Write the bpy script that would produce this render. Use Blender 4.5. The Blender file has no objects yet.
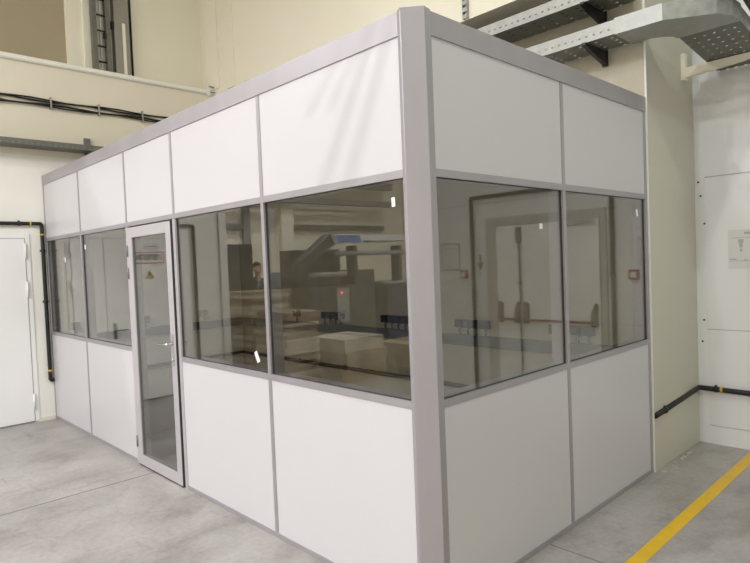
import bpy, bmesh, math, random
from mathutils import Vector, Matrix
random.seed(7)
PI = math.pi
SC = bpy.context.scene
COL = SC.collection

# ------------------------------------------------------------------ materials
def s2l(c):
    return c/12.92 if c <= 0.04045 else ((c+0.055)/1.055)**2.4
def rgb(r, g, b):
    return (s2l(r/255), s2l(g/255), s2l(b/255), 1.0)
MATS = {}
def mat(name, col, rough=0.5, metal=0.0, noise=0.0, scale=6.0, bump=0.0, bscale=80.0, spec=0.5, stretch=None, coat=0.0):
    """principled surface with a little procedural variation in tone and roughness"""
    if name in MATS: return MATS[name]
    m = bpy.data.materials.new(name); m.use_nodes = True
    nt = m.node_tree; n = nt.nodes; l = nt.links
    p = n['Principled BSDF']
    p.inputs['Base Color'].default_value = col
    p.inputs['Roughness'].default_value = rough
    p.inputs['Metallic'].default_value = metal
    p.inputs['Specular IOR Level'].default_value = spec
    if coat: p.inputs['Coat Weight'].default_value = coat
    tc = n.new('ShaderNodeTexCoord')
    mp = n.new('ShaderNodeMapping'); l.new(tc.outputs['Object'], mp.inputs['Vector'])
    if stretch: mp.inputs['Scale'].default_value = stretch
    if noise > 0:
        t = n.new('ShaderNodeTexNoise'); t.inputs['Scale'].default_value = scale
        t.inputs['Detail'].default_value = 6; l.new(mp.outputs['Vector'], t.inputs['Vector'])
        r = n.new('ShaderNodeMapRange')
        r.inputs['From Min'].default_value = 0.3; r.inputs['From Max'].default_value = 0.7
        r.inputs['To Min'].default_value = 1-noise; r.inputs['To Max'].default_value = 1+noise*0.6
        l.new(t.outputs['Fac'], r.inputs['Value'])
        mx = n.new('ShaderNodeVectorMath'); mx.operation = 'SCALE'
        mx.inputs[0].default_value = col[:3]; l.new(r.outputs['Result'], mx.inputs['Scale'])
        l.new(mx.outputs['Vector'], p.inputs['Base Color'])
        r2 = n.new('ShaderNodeMapRange')
        r2.inputs['To Min'].default_value = max(0.02, rough-0.08); r2.inputs['To Max'].default_value = min(1, rough+0.08)
        l.new(t.outputs['Fac'], r2.inputs['Value']); l.new(r2.outputs['Result'], p.inputs['Roughness'])
    if bump > 0:
        t2 = n.new('ShaderNodeTexNoise'); t2.inputs['Scale'].default_value = bscale
        l.new(mp.outputs['Vector'], t2.inputs['Vector'])
        b = n.new('ShaderNodeBump'); b.inputs['Strength'].default_value = bump; b.inputs['Distance'].default_value = 0.01
        l.new(t2.outputs['Fac'], b.inputs['Height']); l.new(b.outputs['Normal'], p.inputs['Normal'])
    MATS[name] = m
    return m

def glass_mat():
    m = bpy.data.materials.new('clear_float_glass'); m.use_nodes = True
    nt = m.node_tree; n = nt.nodes; l = nt.links
    n.clear()
    out = n.new('ShaderNodeOutputMaterial')
    tr = n.new('ShaderNodeBsdfTransparent'); tr.inputs['Color'].default_value = (0.875, 0.875, 0.858, 1)
    gl = n.new('ShaderNodeBsdfGlossy'); gl.inputs['Roughness'].default_value = 0.0
    gl.inputs['Color'].default_value = (1, 1, 1, 1)
    geo = n.new('ShaderNodeNewGeometry')
    mr = n.new('ShaderNodeMapRange'); mr.inputs['To Min'].default_value = 1.66; mr.inputs['To Max'].default_value = 1/1.66
    l.new(geo.outputs['Backfacing'], mr.inputs['Value'])
    fr = n.new('ShaderNodeFresnel'); l.new(mr.outputs['Result'], fr.inputs['IOR'])
    mx = n.new('ShaderNodeMixShader')
    l.new(fr.outputs['Fac'], mx.inputs['Fac']); l.new(tr.outputs['BSDF'], mx.inputs[1]); l.new(gl.outputs['BSDF'], mx.inputs[2])
    l.new(mx.outputs['Shader'], out.inputs['Surface'])
    return m

def emit_mat(name, col, strength):
    m = bpy.data.materials.new(name); m.use_nodes = True
    p = m.node_tree.nodes['Principled BSDF']
    p.inputs['Base Color'].default_value = col
    p.inputs['Emission Color'].default_value = col
    p.inputs['Emission Strength'].default_value = strength
    return m

def concrete_mat():
    m = bpy.data.materials.new('polished_concrete'); m.use_nodes = True
    nt = m.node_tree; n = nt.nodes; l = nt.links
    p = n['Principled BSDF']
    tc = n.new('ShaderNodeTexCoord')
    def noise(scale, detail=6, rough=0.6, stretch=None, rot=0):
        t = n.new('ShaderNodeTexNoise'); t.inputs['Scale'].default_value = scale
        t.inputs['Detail'].default_value = detail; t.inputs['Roughness'].default_value = rough
        if stretch:
            mp = n.new('ShaderNodeMapping'); mp.inputs['Scale'].default_value = stretch
            mp.inputs['Rotation'].default_value = (0, 0, rot)
            l.new(tc.outputs['Object'], mp.inputs['Vector']); l.new(mp.outputs['Vector'], t.inputs['Vector'])
        else: l.new(tc.outputs['Object'], t.inputs['Vector'])
        return t
    big = noise(0.9, 8, 0.62); mid = noise(3.2, 8, 0.65, (1, 0.45, 1), 0.5); fine = noise(26, 5, 0.7)
    def ramp(src, pts):
        r = n.new('ShaderNodeValToRGB')
        while len(r.color_ramp.elements) < len(pts): r.color_ramp.elements.new(0.5)
        for e, (pos, c) in zip(r.color_ramp.elements, pts): e.position = pos; e.color = c
        l.new(src.outputs['Fac'], r.inputs['Fac']); return r
    r1 = ramp(big, [(0.30, rgb(146, 142, 138)), (0.5, rgb(172, 168, 165)), (0.72, rgb(188, 185, 182))])
    r2 = ramp(mid, [(0.32, rgb(214, 211, 206)), (0.48, rgb(244, 243, 242)), (0.75, rgb(255, 255, 255))])
    r3 = ramp(fine, [(0.35, rgb(238, 237, 235)), (0.6, rgb(255, 255, 255))])
    def mul(a, b, f=1.0):
        mx = n.new('ShaderNodeMixRGB'); mx.blend_type = 'MULTIPLY'; mx.inputs['Fac'].default_value = f
        l.new(a, mx.inputs['Color1']); l.new(b, mx.inputs['Color2']); return mx.outputs['Color']
    c = mul(r1.outputs['Color'], r2.outputs['Color']); c = mul(c, r3.outputs['Color'])
    # a few dark scuffs, the shape of trowel marks and tyre rubs
    sc = noise(2.3, 3, 0.5, (0.5, 2.2, 1), 0.7)
    r4 = ramp(sc, [(0.66, (1, 1, 1, 1)), (0.74, rgb(205, 203, 200))])
    c = mul(c, r4.outputs['Color'], 0.8)
    # hairline cracks
    vo = n.new('ShaderNodeTexVoronoi'); vo.feature = 'DISTANCE_TO_EDGE'; vo.inputs['Scale'].default_value = 0.42
    wn = noise(1.6, 6, 0.7)
    wv = n.new('ShaderNodeVectorMath'); wv.operation = 'MULTIPLY_ADD'
    wv.inputs[1].default_value = (0.9, 0.9, 0); l.new(wn.outputs['Color'], wv.inputs[0]); l.new(tc.outputs['Object'], wv.inputs[2])
    l.new(wv.outputs['Vector'], vo.inputs['Vector'])
    rc = n.new('ShaderNodeValToRGB'); rc.color_ramp.elements[0].position = 0.0; rc.color_ramp.elements[0].color = rgb(214, 208, 200)
    rc.color_ramp.elements[1].position = 0.003; rc.color_ramp.elements[1].color = (1, 1, 1, 1)
    l.new(vo.outputs['Distance'], rc.inputs['Fac'])
    c = mul(c, rc.outputs['Color'], 0.5)
    l.new(c, p.inputs['Base Color'])
    rr = n.new('ShaderNodeMapRange'); rr.inputs['To Min'].default_value = 0.22; rr.inputs['To Max'].default_value = 0.48
    l.new(mid.outputs['Fac'], rr.inputs['Value']); l.new(rr.outputs['Result'], p.inputs['Roughness'])
    b = n.new('ShaderNodeBump'); b.inputs['Strength'].default_value = 0.06; b.inputs['Distance'].default_value = 0.01
    l.new(fine.outputs['Fac'], b.inputs['Height']); l.new(b.outputs['Normal'], p.inputs['Normal'])
    return m

M = dict(
    panel=mat('white_laminate', rgb(202, 200, 203), 0.32, noise=0.012, scale=1.2),
    alu=mat('grey_anodised_aluminium', rgb(168, 164, 168), 0.42, metal=0.42, noise=0.05, scale=5, stretch=(1, 1, 0.25)),
    alulight=mat('pale_anodised_aluminium', rgb(186, 182, 185), 0.4, metal=0.2, noise=0.04, scale=5),
    steel=mat('brushed_steel', rgb(205, 205, 205), 0.25, metal=0.9, noise=0.05, scale=30),
    gasket=mat('black_rubber_gasket', rgb(62, 60, 61), 0.6, noise=0.1, scale=20),
    glass=glass_mat(),
    cream=mat('cream_painted_plaster', rgb(240, 234, 214), 0.6, noise=0.025, scale=1.3, bump=0.03, bscale=40),
    creamshade=mat('shade_toned_cream_plaster', rgb(232, 224, 204), 0.55, noise=0.02, scale=1.3, bump=0.03, bscale=40),  # deeper wall tone stands in for shade around the cable tray
    greywhite=mat('pale_painted_plaster', rgb(242, 240, 230), 0.5, noise=0.02, scale=1.3, bump=0.03, bscale=40),
    tan=mat('shade_toned_plaster', rgb(172, 158, 132), 0.65, noise=0.05, scale=1.0, bump=0.03, bscale=40),  # shade of the upper left wall put into the plaster colour
    pilaster=mat('beige_painted_plaster', rgb(200, 196, 181), 0.45, noise=0.03, scale=1.6, bump=0.04, bscale=30),
    sandwich=mat('white_coated_sheet', rgb(226, 226, 226), 0.4, noise=0.02, scale=1.0),
    seam=mat('grey_panel_seam', rgb(172, 170, 168), 0.6, noise=0.05),
    doorwhite=mat('white_enamel_door', rgb(244, 243, 241), 0.35, noise=0.015, scale=2),
    concrete=concrete_mat(),
    joint=mat('dark_joint_sealant', rgb(122, 118, 113), 0.7, noise=0.2, scale=14),
    black=mat('black_plastic', rgb(24, 23, 23), 0.42, noise=0.1, scale=12),
    blackpipe=mat('black_insulated_pipe', rgb(27, 26, 25), 0.5, noise=0.2, scale=10, bump=0.3, bscale=25),
    yellow=mat('yellow_paint', rgb(226, 182, 34), 0.45, noise=0.08, scale=9),
    yellowtape=mat('yellow_marker_tape', rgb(214, 172, 40), 0.5, noise=0.06, scale=9),
    galv=mat('galvanised_steel', rgb(164, 165, 160), 0.42, metal=0.35, noise=0.14, scale=18),
    galvdark=mat('dull_zinc_steel', rgb(120, 120, 112), 0.45, metal=0.5, noise=0.14, scale=14),
    greysteel=mat('grey_painted_steel', rgb(150, 147, 138), 0.45, noise=0.06, scale=5, metal=0.15),
    trunk=mat('grey_pvc_trunking', rgb(106, 107, 106), 0.45, noise=0.03),
    greyframe=mat('pale_grey_enamel', rgb(186, 184, 178), 0.45, noise=0.03),
    greybox=mat('grey_plastic', rgb(120, 118, 116), 0.5, noise=0.03),
    paper=mat('white_paper', rgb(236, 236, 232), 0.7, noise=0.02),
    oldpaper=mat('grey_paper', rgb(214, 213, 211), 0.7, noise=0.03),
    ink=mat('black_ink', rgb(46, 44, 44), 0.7, noise=0.05),
    midink=mat('dark_grey_ink', rgb(112, 110, 104), 0.7, noise=0.05),
    greyink=mat('grey_ink', rgb(178, 176, 174), 0.7, noise=0.05),
    red=mat('red_enamel', rgb(172, 84, 70), 0.4, noise=0.05),
    barred=mat('faded_red_enamel', rgb(150, 92, 84), 0.4, noise=0.05),
    signred=mat('red_print', rgb(196, 60, 44), 0.5, noise=0.05),
    card=mat('brown_cardboard', rgb(146, 128, 102), 0.75, noise=0.08, scale=5),
    cardpale=mat('pale_cardboard', rgb(200, 189, 168), 0.75, noise=0.08, scale=5),
    wood=mat('pine_pallet', rgb(176, 142, 98), 0.75, noise=0.2, scale=8, stretch=(1, 8, 8)),
    machine=mat('dark_grey_machine_paint', rgb(76, 76, 78), 0.4, noise=0.05),
    machinelight=mat('light_grey_machine_paint', rgb(160, 160, 158), 0.4, noise=0.05),
    machineblue=mat('blue_machine_paint', rgb(66, 70, 92), 0.4, noise=0.05),
    darkcab=mat('charcoal_steel', rgb(52, 50, 48), 0.5, noise=0.06),
    ceil=mat('pale_grey_deck', rgb(205, 203, 198), 0.7, noise=0.03),
    cloth=mat('dark_workwear_cloth', rgb(42, 42, 46), 0.85, noise=0.15, scale=30),
    trouser=mat('dark_trouser_cloth', rgb(36, 38, 48), 0.85, noise=0.15, scale=30),
    shirt=mat('white_shirt_cloth', rgb(215, 215, 215), 0.85, noise=0.05, scale=30),
    skin=mat('skin', rgb(204, 156, 130), 0.5, noise=0.04, scale=20),
    hair=mat('dark_hair', rgb(34, 28, 24), 0.6, noise=0.2, scale=60),
    shoe=mat('black_leather', rgb(26, 25, 25), 0.4, noise=0.1, scale=30),
    eye=mat('eye_white', rgb(225, 222, 216), 0.3), lip=mat('lip', rgb(168, 104, 92), 0.5),
    brick=mat('pale_brownish_plaster', rgb(194, 186, 165), 0.5, noise=0.08, scale=5, bump=0.05, bscale=30),
    screen=emit_mat('blue_screen', rgb(70, 96, 136), 1.3),
    redled=emit_mat('red_indicator', rgb(255, 60, 40), 6.0),
    lamp=emit_mat('lamp_diffuser', (1, 0.98, 0.95, 1), 6.0),
)

# ------------------------------------------------------------------ mesh helpers
def new_bm(): return bmesh.new()
def box(bm, x0, x1, y0, y1, z0, z1, mi=0):
    x0, x1 = min(x0, x1), max(x0, x1); y0, y1 = min(y0, y1), max(y0, y1); z0, z1 = min(z0, z1), max(z0, z1)
    v = [bm.verts.new(p) for p in ((x0,y0,z0),(x1,y0,z0),(x1,y1,z0),(x0,y1,z0),(x0,y0,z1),(x1,y0,z1),(x1,y1,z1),(x0,y1,z1))]
    for f in ((3,2,1,0),(4,5,6,7),(0,1,5,4),(1,2,6,5),(2,3,7,6),(3,0,4,7)):
        bm.faces.new([v[i] for i in f]).material_index = mi
    return v
def prism(bm, pts, axis, a, b, mi=0):
    """closed polygon extruded along an axis: pts are 2-D in the other two axes (order x,y / x,z / y,z)"""
    def P(p, t):
        return {0: (t, p[0], p[1]), 1: (p[0], t, p[1]), 2: (p[0], p[1], t)}[axis]
    A = [bm.verts.new(P(p, a)) for p in pts]; B = [bm.verts.new(P(p, b)) for p in pts]
    n = len(pts)
    fs = [bm.faces.new(A), bm.faces.new(B[::-1])]
    for i in range(n): fs.append(bm.faces.new((A[i], A[(i+1) % n], B[(i+1) % n], B[i])))
    for f in fs: f.material_index = mi
    bmesh.ops.recalc_face_normals(bm, faces=fs)
def tube(bm, pts, r, seg=12, cap=True, mi=0, smooth=True):
    """round bar along a polyline"""
    pts = [Vector(p) for p in pts]; rings = []
    for i, p in enumerate(pts):
        if i == 0: d = pts[1]-p
        elif i == len(pts)-1: d = p-pts[i-1]
        else: d = (pts[i+1]-p).normalized()+(p-pts[i-1]).normalized()
        d = d.normalized()
        up = Vector((0, 0, 1)) if abs(d.z) < 0.9 else Vector((1, 0, 0))
        a = d.cross(up).normalized(); b = d.cross(a).normalized()
        rr = r[i] if isinstance(r, (list, tuple)) else r
        k = 1.0
        if 0 < i < len(pts)-1:
            c = max(0.5, (pts[i+1]-p).normalized().dot(d)); k = 1/c
        rings.append([bm.verts.new(p+(a*math.cos(t)+b*math.sin(t))*rr) for t in [2*PI*j/seg for j in range(seg)]])
    fs = []
    for i in range(len(rings)-1):
        for j in range(seg):
            fs.append(bm.faces.new((rings[i][j], rings[i][(j+1) % seg], rings[i+1][(j+1) % seg], rings[i+1][j])))
    for f in fs: f.smooth = smooth
    if cap: fs += [bm.faces.new(rings[0][::-1]), bm.faces.new(rings[-1])]
    for f in fs: f.material_index = mi
    bmesh.ops.recalc_face_normals(bm, faces=fs)
def arc_path(corners, r, n=5):
    """polyline with rounded corners"""
    P = [Vector(c) for c in corners]; out = [P[0]]
    for i in range(1, len(P)-1):
        a = (P[i-1]-P[i]).normalized(); b = (P[i+1]-P[i]).normalized()
        rr = min(r, (P[i-1]-P[i]).length*.45, (P[i+1]-P[i]).length*.45)
        s, e = P[i]+a*rr, P[i]+b*rr
        for k in range(n+1):
            t = k/n; out.append(s*(1-t)**2+P[i]*2*t*(1-t)+e*t*t)
    out.append(P[-1]); return out
def ball(bm, c, r, sx=1, sy=1, sz=1, seg=16, mi=0):
    res = bmesh.ops.create_uvsphere(bm, u_segments=seg, v_segments=max(8, seg*2//3), radius=r)
    for v in res['verts']: v.co = Vector((v.co.x*sx, v.co.y*sy, v.co.z*sz))+Vector(c)
    for f in {f for v in res['verts'] for f in v.link_faces}: f.smooth = True; f.material_index = mi
def obj(name, bm, m, parent=None, bevel=0.0, seg=2):
    me = bpy.data.meshes.new(name); bm.normal_update(); bm.to_mesh(me); bm.free()
    for k in (m if isinstance(m, (list, tuple)) else [m]): me.materials.append(k)
    o = bpy.data.objects.new(name, me); COL.objects.link(o)
    if parent is not None:
        o.parent = parent
        # geometry is given in world axes; parents never rotate before their parts are added
        o.matrix_parent_inverse = parent_world(parent).inverted()
    if bevel:
        b = o.modifiers.new('bevel', 'BEVEL'); b.width = bevel; b.segments = seg; b.limit_method = 'ANGLE'; b.angle_limit = math.radians(40)
    return o
def parent_world(p):
    return Matrix.Translation(p.location) if p.parent is None else Matrix.Identity(4) @ parent_world_chain(p)
def parent_world_chain(p):
    m = Matrix.Translation(p.location)
    if p.parent is None: return m
    return parent_world_chain(p.parent) @ p.matrix_parent_inverse @ m
def thing(name, label, cat, loc=(0, 0, 0), group=None):
    o = bpy.data.objects.new(name, None); COL.objects.link(o); o.location = loc
    o.empty_display_size = 0.1
    return tag(o, label, cat, group)
def tag(o, label, cat, group=None):
    o['label'] = label; o['category'] = cat
    if group: o['group'] = group
    return o
def struct(name, bm, m, label=None, cat=None, bevel=0.0):
    o = obj(name, bm, m, bevel=bevel); o['kind'] = 'structure'
    o['label'] = label; o['category'] = cat
    return o
def one(name, m, *b, parent=None, bevel=0.0):
    bm = new_bm()
    for q in b: box(bm, *q)
    return obj(name, bm, m, parent, bevel)
def dup(root, off, label=None, group=None):
    r = root.copy(); COL.objects.link(r); r.location = root.location+Vector(off)
    if label: r['label'] = label
    if group: r['group'] = group
    for ch in list(root.children):
        c = ch.copy(); COL.objects.link(c); c.parent = r; c.matrix_parent_inverse = ch.matrix_parent_inverse.copy()
        for g in list(ch.children):
            d = g.copy(); COL.objects.link(d); d.parent = c; d.matrix_parent_inverse = g.matrix_parent_inverse.copy()
    return r
def lettering(name, text, size, m, origin, xdir, ydir, parent, align='LEFT', depth=0.0008, squeeze=1.0):
    cu = bpy.data.curves.new(name, 'FONT'); cu.body = text; cu.size = size; cu.extrude = depth
    cu.align_x = align; cu.align_y = 'CENTER'; cu.offset = size*0.045
    t = bpy.data.objects.new(name+'_tmp', cu); COL.objects.link(t)
    bpy.context.view_layer.update()
    me = bpy.data.meshes.new_from_object(t.evaluated_get(bpy.context.evaluated_depsgraph_get()))
    bpy.data.objects.remove(t); bpy.data.curves.remove(cu)
    x = Vector(xdir); y = Vector(ydir); z = x.cross(y)
    for v in me.vertices:
        v.co = Vector(origin)+x*(v.co.x*squeeze)+y*v.co.y+z*v.co.z
    me.materials.clear(); me.materials.append(m); me.name = name
    o = bpy.data.objects.new(name, me); COL.objects.link(o)
    o.parent = parent; o.matrix_parent_inverse = parent_world(parent).inverted()
    return o

# ------------------------------------------------------------------ measures (metres; cabin corner at the origin)
XA = -5.95          # face of the left wall
YB = 2.60           # face of the back wall behind the cabin
YR = 3.62           # face of the panelled wall right of the pilaster
YM = 2.30           # face of the upper back wall (overhanging beam)
LX = [-5.924, -4.706, -3.478, -2.540, -1.310, -0.092]
RY = [0.105, 1.330, 2.567]
Z1, Z2, Z3, ZT = 1.002, 2.150, 2.774, 2.885
HX0, HX1, HY0, HZ = -12.0, 8.0, -12.5, 8.4

# ------------------------------------------------------------------ setting
bm = new_bm(); box(bm, HX0-.3, HX1+.3, HY0-.3, YR+.6, -0.12, 0)
struct('floor', bm, M['concrete'], 'grey polished concrete hall floor with scuffs and hairline cracks', 'floor')
bm = new_bm(); box(bm, HX0-.3, HX1+.3, HY0-.3, YR+.6, HZ, HZ+.15)
struct('ceiling', bm, M['ceil'], 'pale high ceiling of the hall', 'ceiling')
bm = new_bm(); box(bm, XA-.9, XA, -2.35, YB+.4, 0, 3.12)
struct('wall_left', bm, M['greywhite'], 'pale lower wall left of the cabin holding the white double door', 'wall')
bm = new_bm(); prism(bm, [(XA-.5, 4.20), (XA+.03, 4.20), (XA+.045, 4.215), (XA+.045, 4.25), (XA+.03, 4.262), (XA-.5, 4.262)], 1, -2.37, YM)
struct('trim_1', bm, M['greywhite'], 'pale capping ledge along the top of the left wall', 'ledge')
bm = new_bm()
box(bm, XA-.9, -6.25, 0.66, YB+.4, 4.20, HZ); struct('wall_left_upper', bm, M['cream'], 'cream upper wall set back above the left ledge', 'wall')
bm = new_bm(); box(bm, XA-.9, -6.35, -2.35, 0.47, 4.20, HZ)
struct('wall_left_bay', bm, M['tan'], 'wall bay above the ledge at the upper left, shade put into its brown colour', 'wall')
bm = new_bm(); box(bm, XA-.9, -6.28, 0.47, 0.66, 4.20, HZ)
struct('trim_2', bm, M['cream'], 'narrow cream pier beside the shade-toned wall bay', 'pier')
bm = new_bm(); box(bm, XA-.9, 0.0, YB, YR+.35, 0, 3.84)
struct('wall_back', bm, M['brick'], 'plastered wall behind the cabin', 'wall')
bm = new_bm(); box(bm, XA-.9, 0.02, YM, YR+.35, 3.84, HZ)
struct('wall_back_upper', bm, M['cream'], 'cream upper wall overhanging behind the cabin', 'wall')
bm = new_bm(); box(bm, XA-.02, XA+.20, YM-.02, YM, 4.27, HZ); box(bm, XA+.40, XA+.62, YM-.015, YM, 4.2, HZ)
struct('trim_3', bm, M['cream'], 'shallow cream pilaster strips in the upper left corner', 'pilaster strip')
bm = new_bm(); box(bm, 0.0, 0.016, YB+.004, YR+.2, 0, 3.84)
struct('wall_pilaster', bm, M['pilaster'], 'beige pilaster side between the cabin and the white panelled wall', 'wall')
bm = new_bm(); box(bm, 0.0, HX1+.3, YR, YR+.35, 0, HZ)
struct('wall_right', bm, M['sandwich'], 'white panelled wall right of the pilaster', 'wall')
# flashing, seams and kick strip of the panelled wall
bm = new_bm()
box(bm, 0.016, 0.095, YR-.006, YR, 0.16, 2.335); box(bm, 0.016, 0.07, YR-.004, YR, 2.345, HZ)
box(bm, 0.016, 0.80, YR-.010, YR, 0, 0.16); box(bm, 2.20, HX1, YR-.010, YR, 0, 0.16)
struct('trim_4', bm, M['sandwich'], 'white corner flashing and kick strip of the panelled wall', 'flashing')
bm = new_bm()
box(bm, 0.095, HX1, YR-.002, YR, 2.333, 2.341); box(bm, 0.095, 0.80, YR-.002, YR, 1.006, 1.012); box(bm, 2.2, HX1, YR-.002, YR, 1.006, 1.012)
box(bm, 0.095, 0.80, YR-.012, YR, 0.160, 0.163)
struct('trim_5', bm, M['seam'], 'thin grey seams between the white wall sheets', 'seam')
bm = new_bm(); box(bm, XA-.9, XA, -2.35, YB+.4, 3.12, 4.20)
struct('wall_left_middle', bm, M['creamshade'], 'middle band of the left wall under the ledge, its cream tone standing in for shade', 'wall')
bm = new_bm(); box(bm, 0.002, 0.018, YB+.0005, YB+.004, 0, 3.83)
struct('trim_11', bm, M['paper'], 'narrow white corner bead where the pilaster meets the cabin', 'corner bead')
# rest of the hall
bm = new_bm(); box(bm, HX0, XA-.9, -2.35, -2.05, 0, HZ); struct('wall_return', bm, M['cream'], 'cream wall running left from the left wall corner', 'wall')
bm = new_bm(); box(bm, HX0-.3, HX0, HY0, -2.05, 0, HZ); struct('wall_far', bm, M['cream'], 'far cream wall of the hall seen reflected in the glass', 'wall')
bm = new_bm(); box(bm, HX0-.3, HX1+.3, HY0-.3, HY0, 0, HZ); struct('wall_front', bm, M['cream'], 'cream hall wall behind the viewer', 'wall')
bm = new_bm(); box(bm, HX1, HX1+.3, HY0, YR, 0, HZ); struct('wall_east', bm, M['greywhite'], 'pale hall wall to the far right', 'wall')
bm = new_bm(); box(bm, HX0, HX0+.35, -7.75, -7.35, 0, HZ); struct('trim_6', bm, M['cream'], 'cream column on the far hall wall', 'column')
bm = new_bm(); box(bm, HX0, HX0+.12, -6.5, -6.3, 0, HZ); struct('trim_7', bm, M['greysteel'], 'grey steel post on the far hall wall', 'post')
bm = new_bm(); box(bm, XA, XA+.035, -2.35, -2.24, 0, 4.2); struct('trim_8', bm, M['greywhite'], 'pale corner strip at the end of the left wall', 'corner strip')
bm = new_bm()
box(bm, -3.116, -3.108, -8, -0.012, 0, 0.0012); box(bm, 0.012, 6, 1.030, 1.037, 0, 0.0012)
struct('trim_9', bm, M['joint'], 'thin dark joints cut in the concrete floor', 'floor joint')
bm = new_bm(); prism(bm, [(XA, 0), (XA+.05, 0), (XA, 0.03)], 1, -0.20, -0.012)
struct('trim_10', bm, M['pilaster'], 'rough cream mortar fillet at the foot of the left wall', 'fillet')
# yellow line on the floor
bm = new_bm(); box(bm, 0.42, 0.50, -1.6, 3.60, 0, 0.0015)
tag(obj('floor_marking', bm, M['yellow']), 'straight yellow line painted on the concrete floor right of the cabin', 'floor marking')
# crumbs of mortar at the pilaster foot
bm = new_bm()
for i in range(26):
    t = random.random(); s = random.uniform(.004, .013)
    ball(bm, (0.045+random.uniform(0, .07)*(1 if t < .3 else .35), 2.60+t*0.75, s*.4), s, 1, 1.3, .6, 8)
o = tag(obj('mortar_crumbs', bm, M['pilaster']), 'loose crumbs of mortar along the foot of the beige pilaster', 'rubble'); o['kind'] = 'stuff'

# ------------------------------------------------------------------ white double door in the left wall
def wall_door_left():
    d = bpy.data.objects.new('door_1', None); COL.objects.link(d); d.location = (XA, -0.9, 0)
    d['kind'] = 'structure'; d['label'] = 'white double door in the wall left of the cabin'; d['category'] = 'door'
    ya, ym, yb, zt = -0.225, -0.616, -1.56, 2.15
    bm = new_bm()
    box(bm, XA, XA+.012, ya, ya+.05, 0, zt+.05); box(bm, XA, XA+.012, yb-.05, yb, 0, zt+.05); box(bm, XA, XA+.012, yb, ya, zt, zt+.05)
    obj('door_frame', bm, M['doorwhite'], d, .003)
    for a, b in ((ym+.003, ya-.006), (yb+.006, ym-.003)):
        bm = new_bm(); box(bm, XA+.002, XA+.022, a, b, 0.012, zt-.006)
        leaf = obj('door_leaf', bm, M['doorwhite'], d, .004)
        if a > -0.7:
            for z in (2.0, 1.555, 0.24):
                bm = new_bm(); tube(bm, [(XA+.03, ya-.003, z-.09), (XA+.03, ya-.003, z+.09)], .010, 12)
                tube(bm, [(XA+.03, ya-.003, z-.005), (XA+.03, ya-.003, z+.005)], .012, 12)
                obj('hinge', bm, M['doorwhite'], leaf)
        else:
            bm = new_bm(); box(bm, XA+.022, XA+.030, -0.73, -0.69, 0.86, 1.06)
            tube(bm, arc_path([(XA+.03, -.71, .97), (XA+.075, -.71, .97), (XA+.075, -.85, .97)], .02), .010, 10)
            obj('handle', bm, M['greybox'], leaf)
    bm = new_bm(); box(bm, XA, XA+.006, yb+.006, ya-.006, 0, 0.012); box(bm, XA, XA+.0015, yb-.002, ya+.002, 0.01, zt+.002); obj('shadow_gap', bm, M['seam'], d)
wall_door_left()

def plate(name, label, cat, m, lo, hi, bevel=0.0):
    c = ((lo[0]+hi[0])/2, (lo[1]+hi[1])/2, lo[2])
    t = thing(name, label, cat, c)
    bm = new_bm(); box(bm, lo[0], hi[0], lo[1], hi[1], lo[2], hi[2]); obj('plate', bm, m, t, bevel)
    return t
XD = XA+.0225
s = plate('door_sign', 'red-bordered white sign with bold dark capitals on the white double door', 'sign', M['paper'], (XD, -1.43, 1.81), (XD+.003, -1.02, 1.965))
bm = new_bm()
for q in ((-1.43, -1.02, 1.81, 1.822), (-1.43, -1.02, 1.953, 1.965), (-1.43, -1.418, 1.81, 1.965), (-1.032, -1.02, 1.81, 1.965)):
    box(bm, XD+.003, XD+.0045, q[0], q[1], q[2], q[3])
obj('border', bm, M['signred'], s)
lettering('lettering', 'ЭЛЕКТРОЩИТОВАЯ', 0.092, M['ink'], (XD+.0035, -1.365, 1.888), (0, 1, 0), (0, 0, 1), s, squeeze=.355)
bm = new_bm()
box(bm, XD+.003, XD+.0045, -1.395, -1.388, 1.84, 1.93); box(bm, XD+.003, XD+.0045, -1.41, -1.372, 1.885, 1.892)
obj('symbol', bm, M['signred'], s)
s = plate('door_sign', 'small white plate with a thin dark outline above the red-bordered sign', 'sign', M['paper'], (XD, -1.345, 2.0), (XD+.003, -1.165, 2.075))
bm = new_bm()
for q in ((-1.345, -1.165, 2.0, 2.004), (-1.345, -1.165, 2.071, 2.075), (-1.345, -1.341, 2.0, 2.075), (-1.169, -1.165, 2.0, 2.075), (-1.325, -1.265, 2.03, 2.045), (-1.25, -1.19, 2.035, 2.040)):
    box(bm, XD+.003, XD+.0042, q[0], q[1], q[2], q[3])
obj('border', bm, M['ink'], s)
bm = new_bm(); prism(bm, [(-1.28, 1.615), (-1.165, 1.615), (-1.2225, 1.715)], 0, XD, XD+.003)
s = tag(obj('warning_sign', bm, M['yellow']), 'yellow warning triangle with a black bolt stuck on the white double door', 'sign')
bm = new_bm(); prism(bm, [(-1.226, 1.69), (-1.206, 1.69), (-1.216, 1.664), (-1.205, 1.664), (-1.232, 1.626), (-1.226, 1.652), (-1.238, 1.652)], 0, XD+.003, XD+.0042)
for a, b in (((-1.28, 1.615), (-1.165, 1.615)), ((-1.165, 1.615), (-1.2225, 1.715)), ((-1.2225, 1.715), (-1.28, 1.615))):
    tube(bm, [(XD+.003, a[0], a[1]), (XD+.003, b[0], b[1])], .0025, 6)
obj('bolt_symbol', bm, M['ink'], s)

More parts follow.
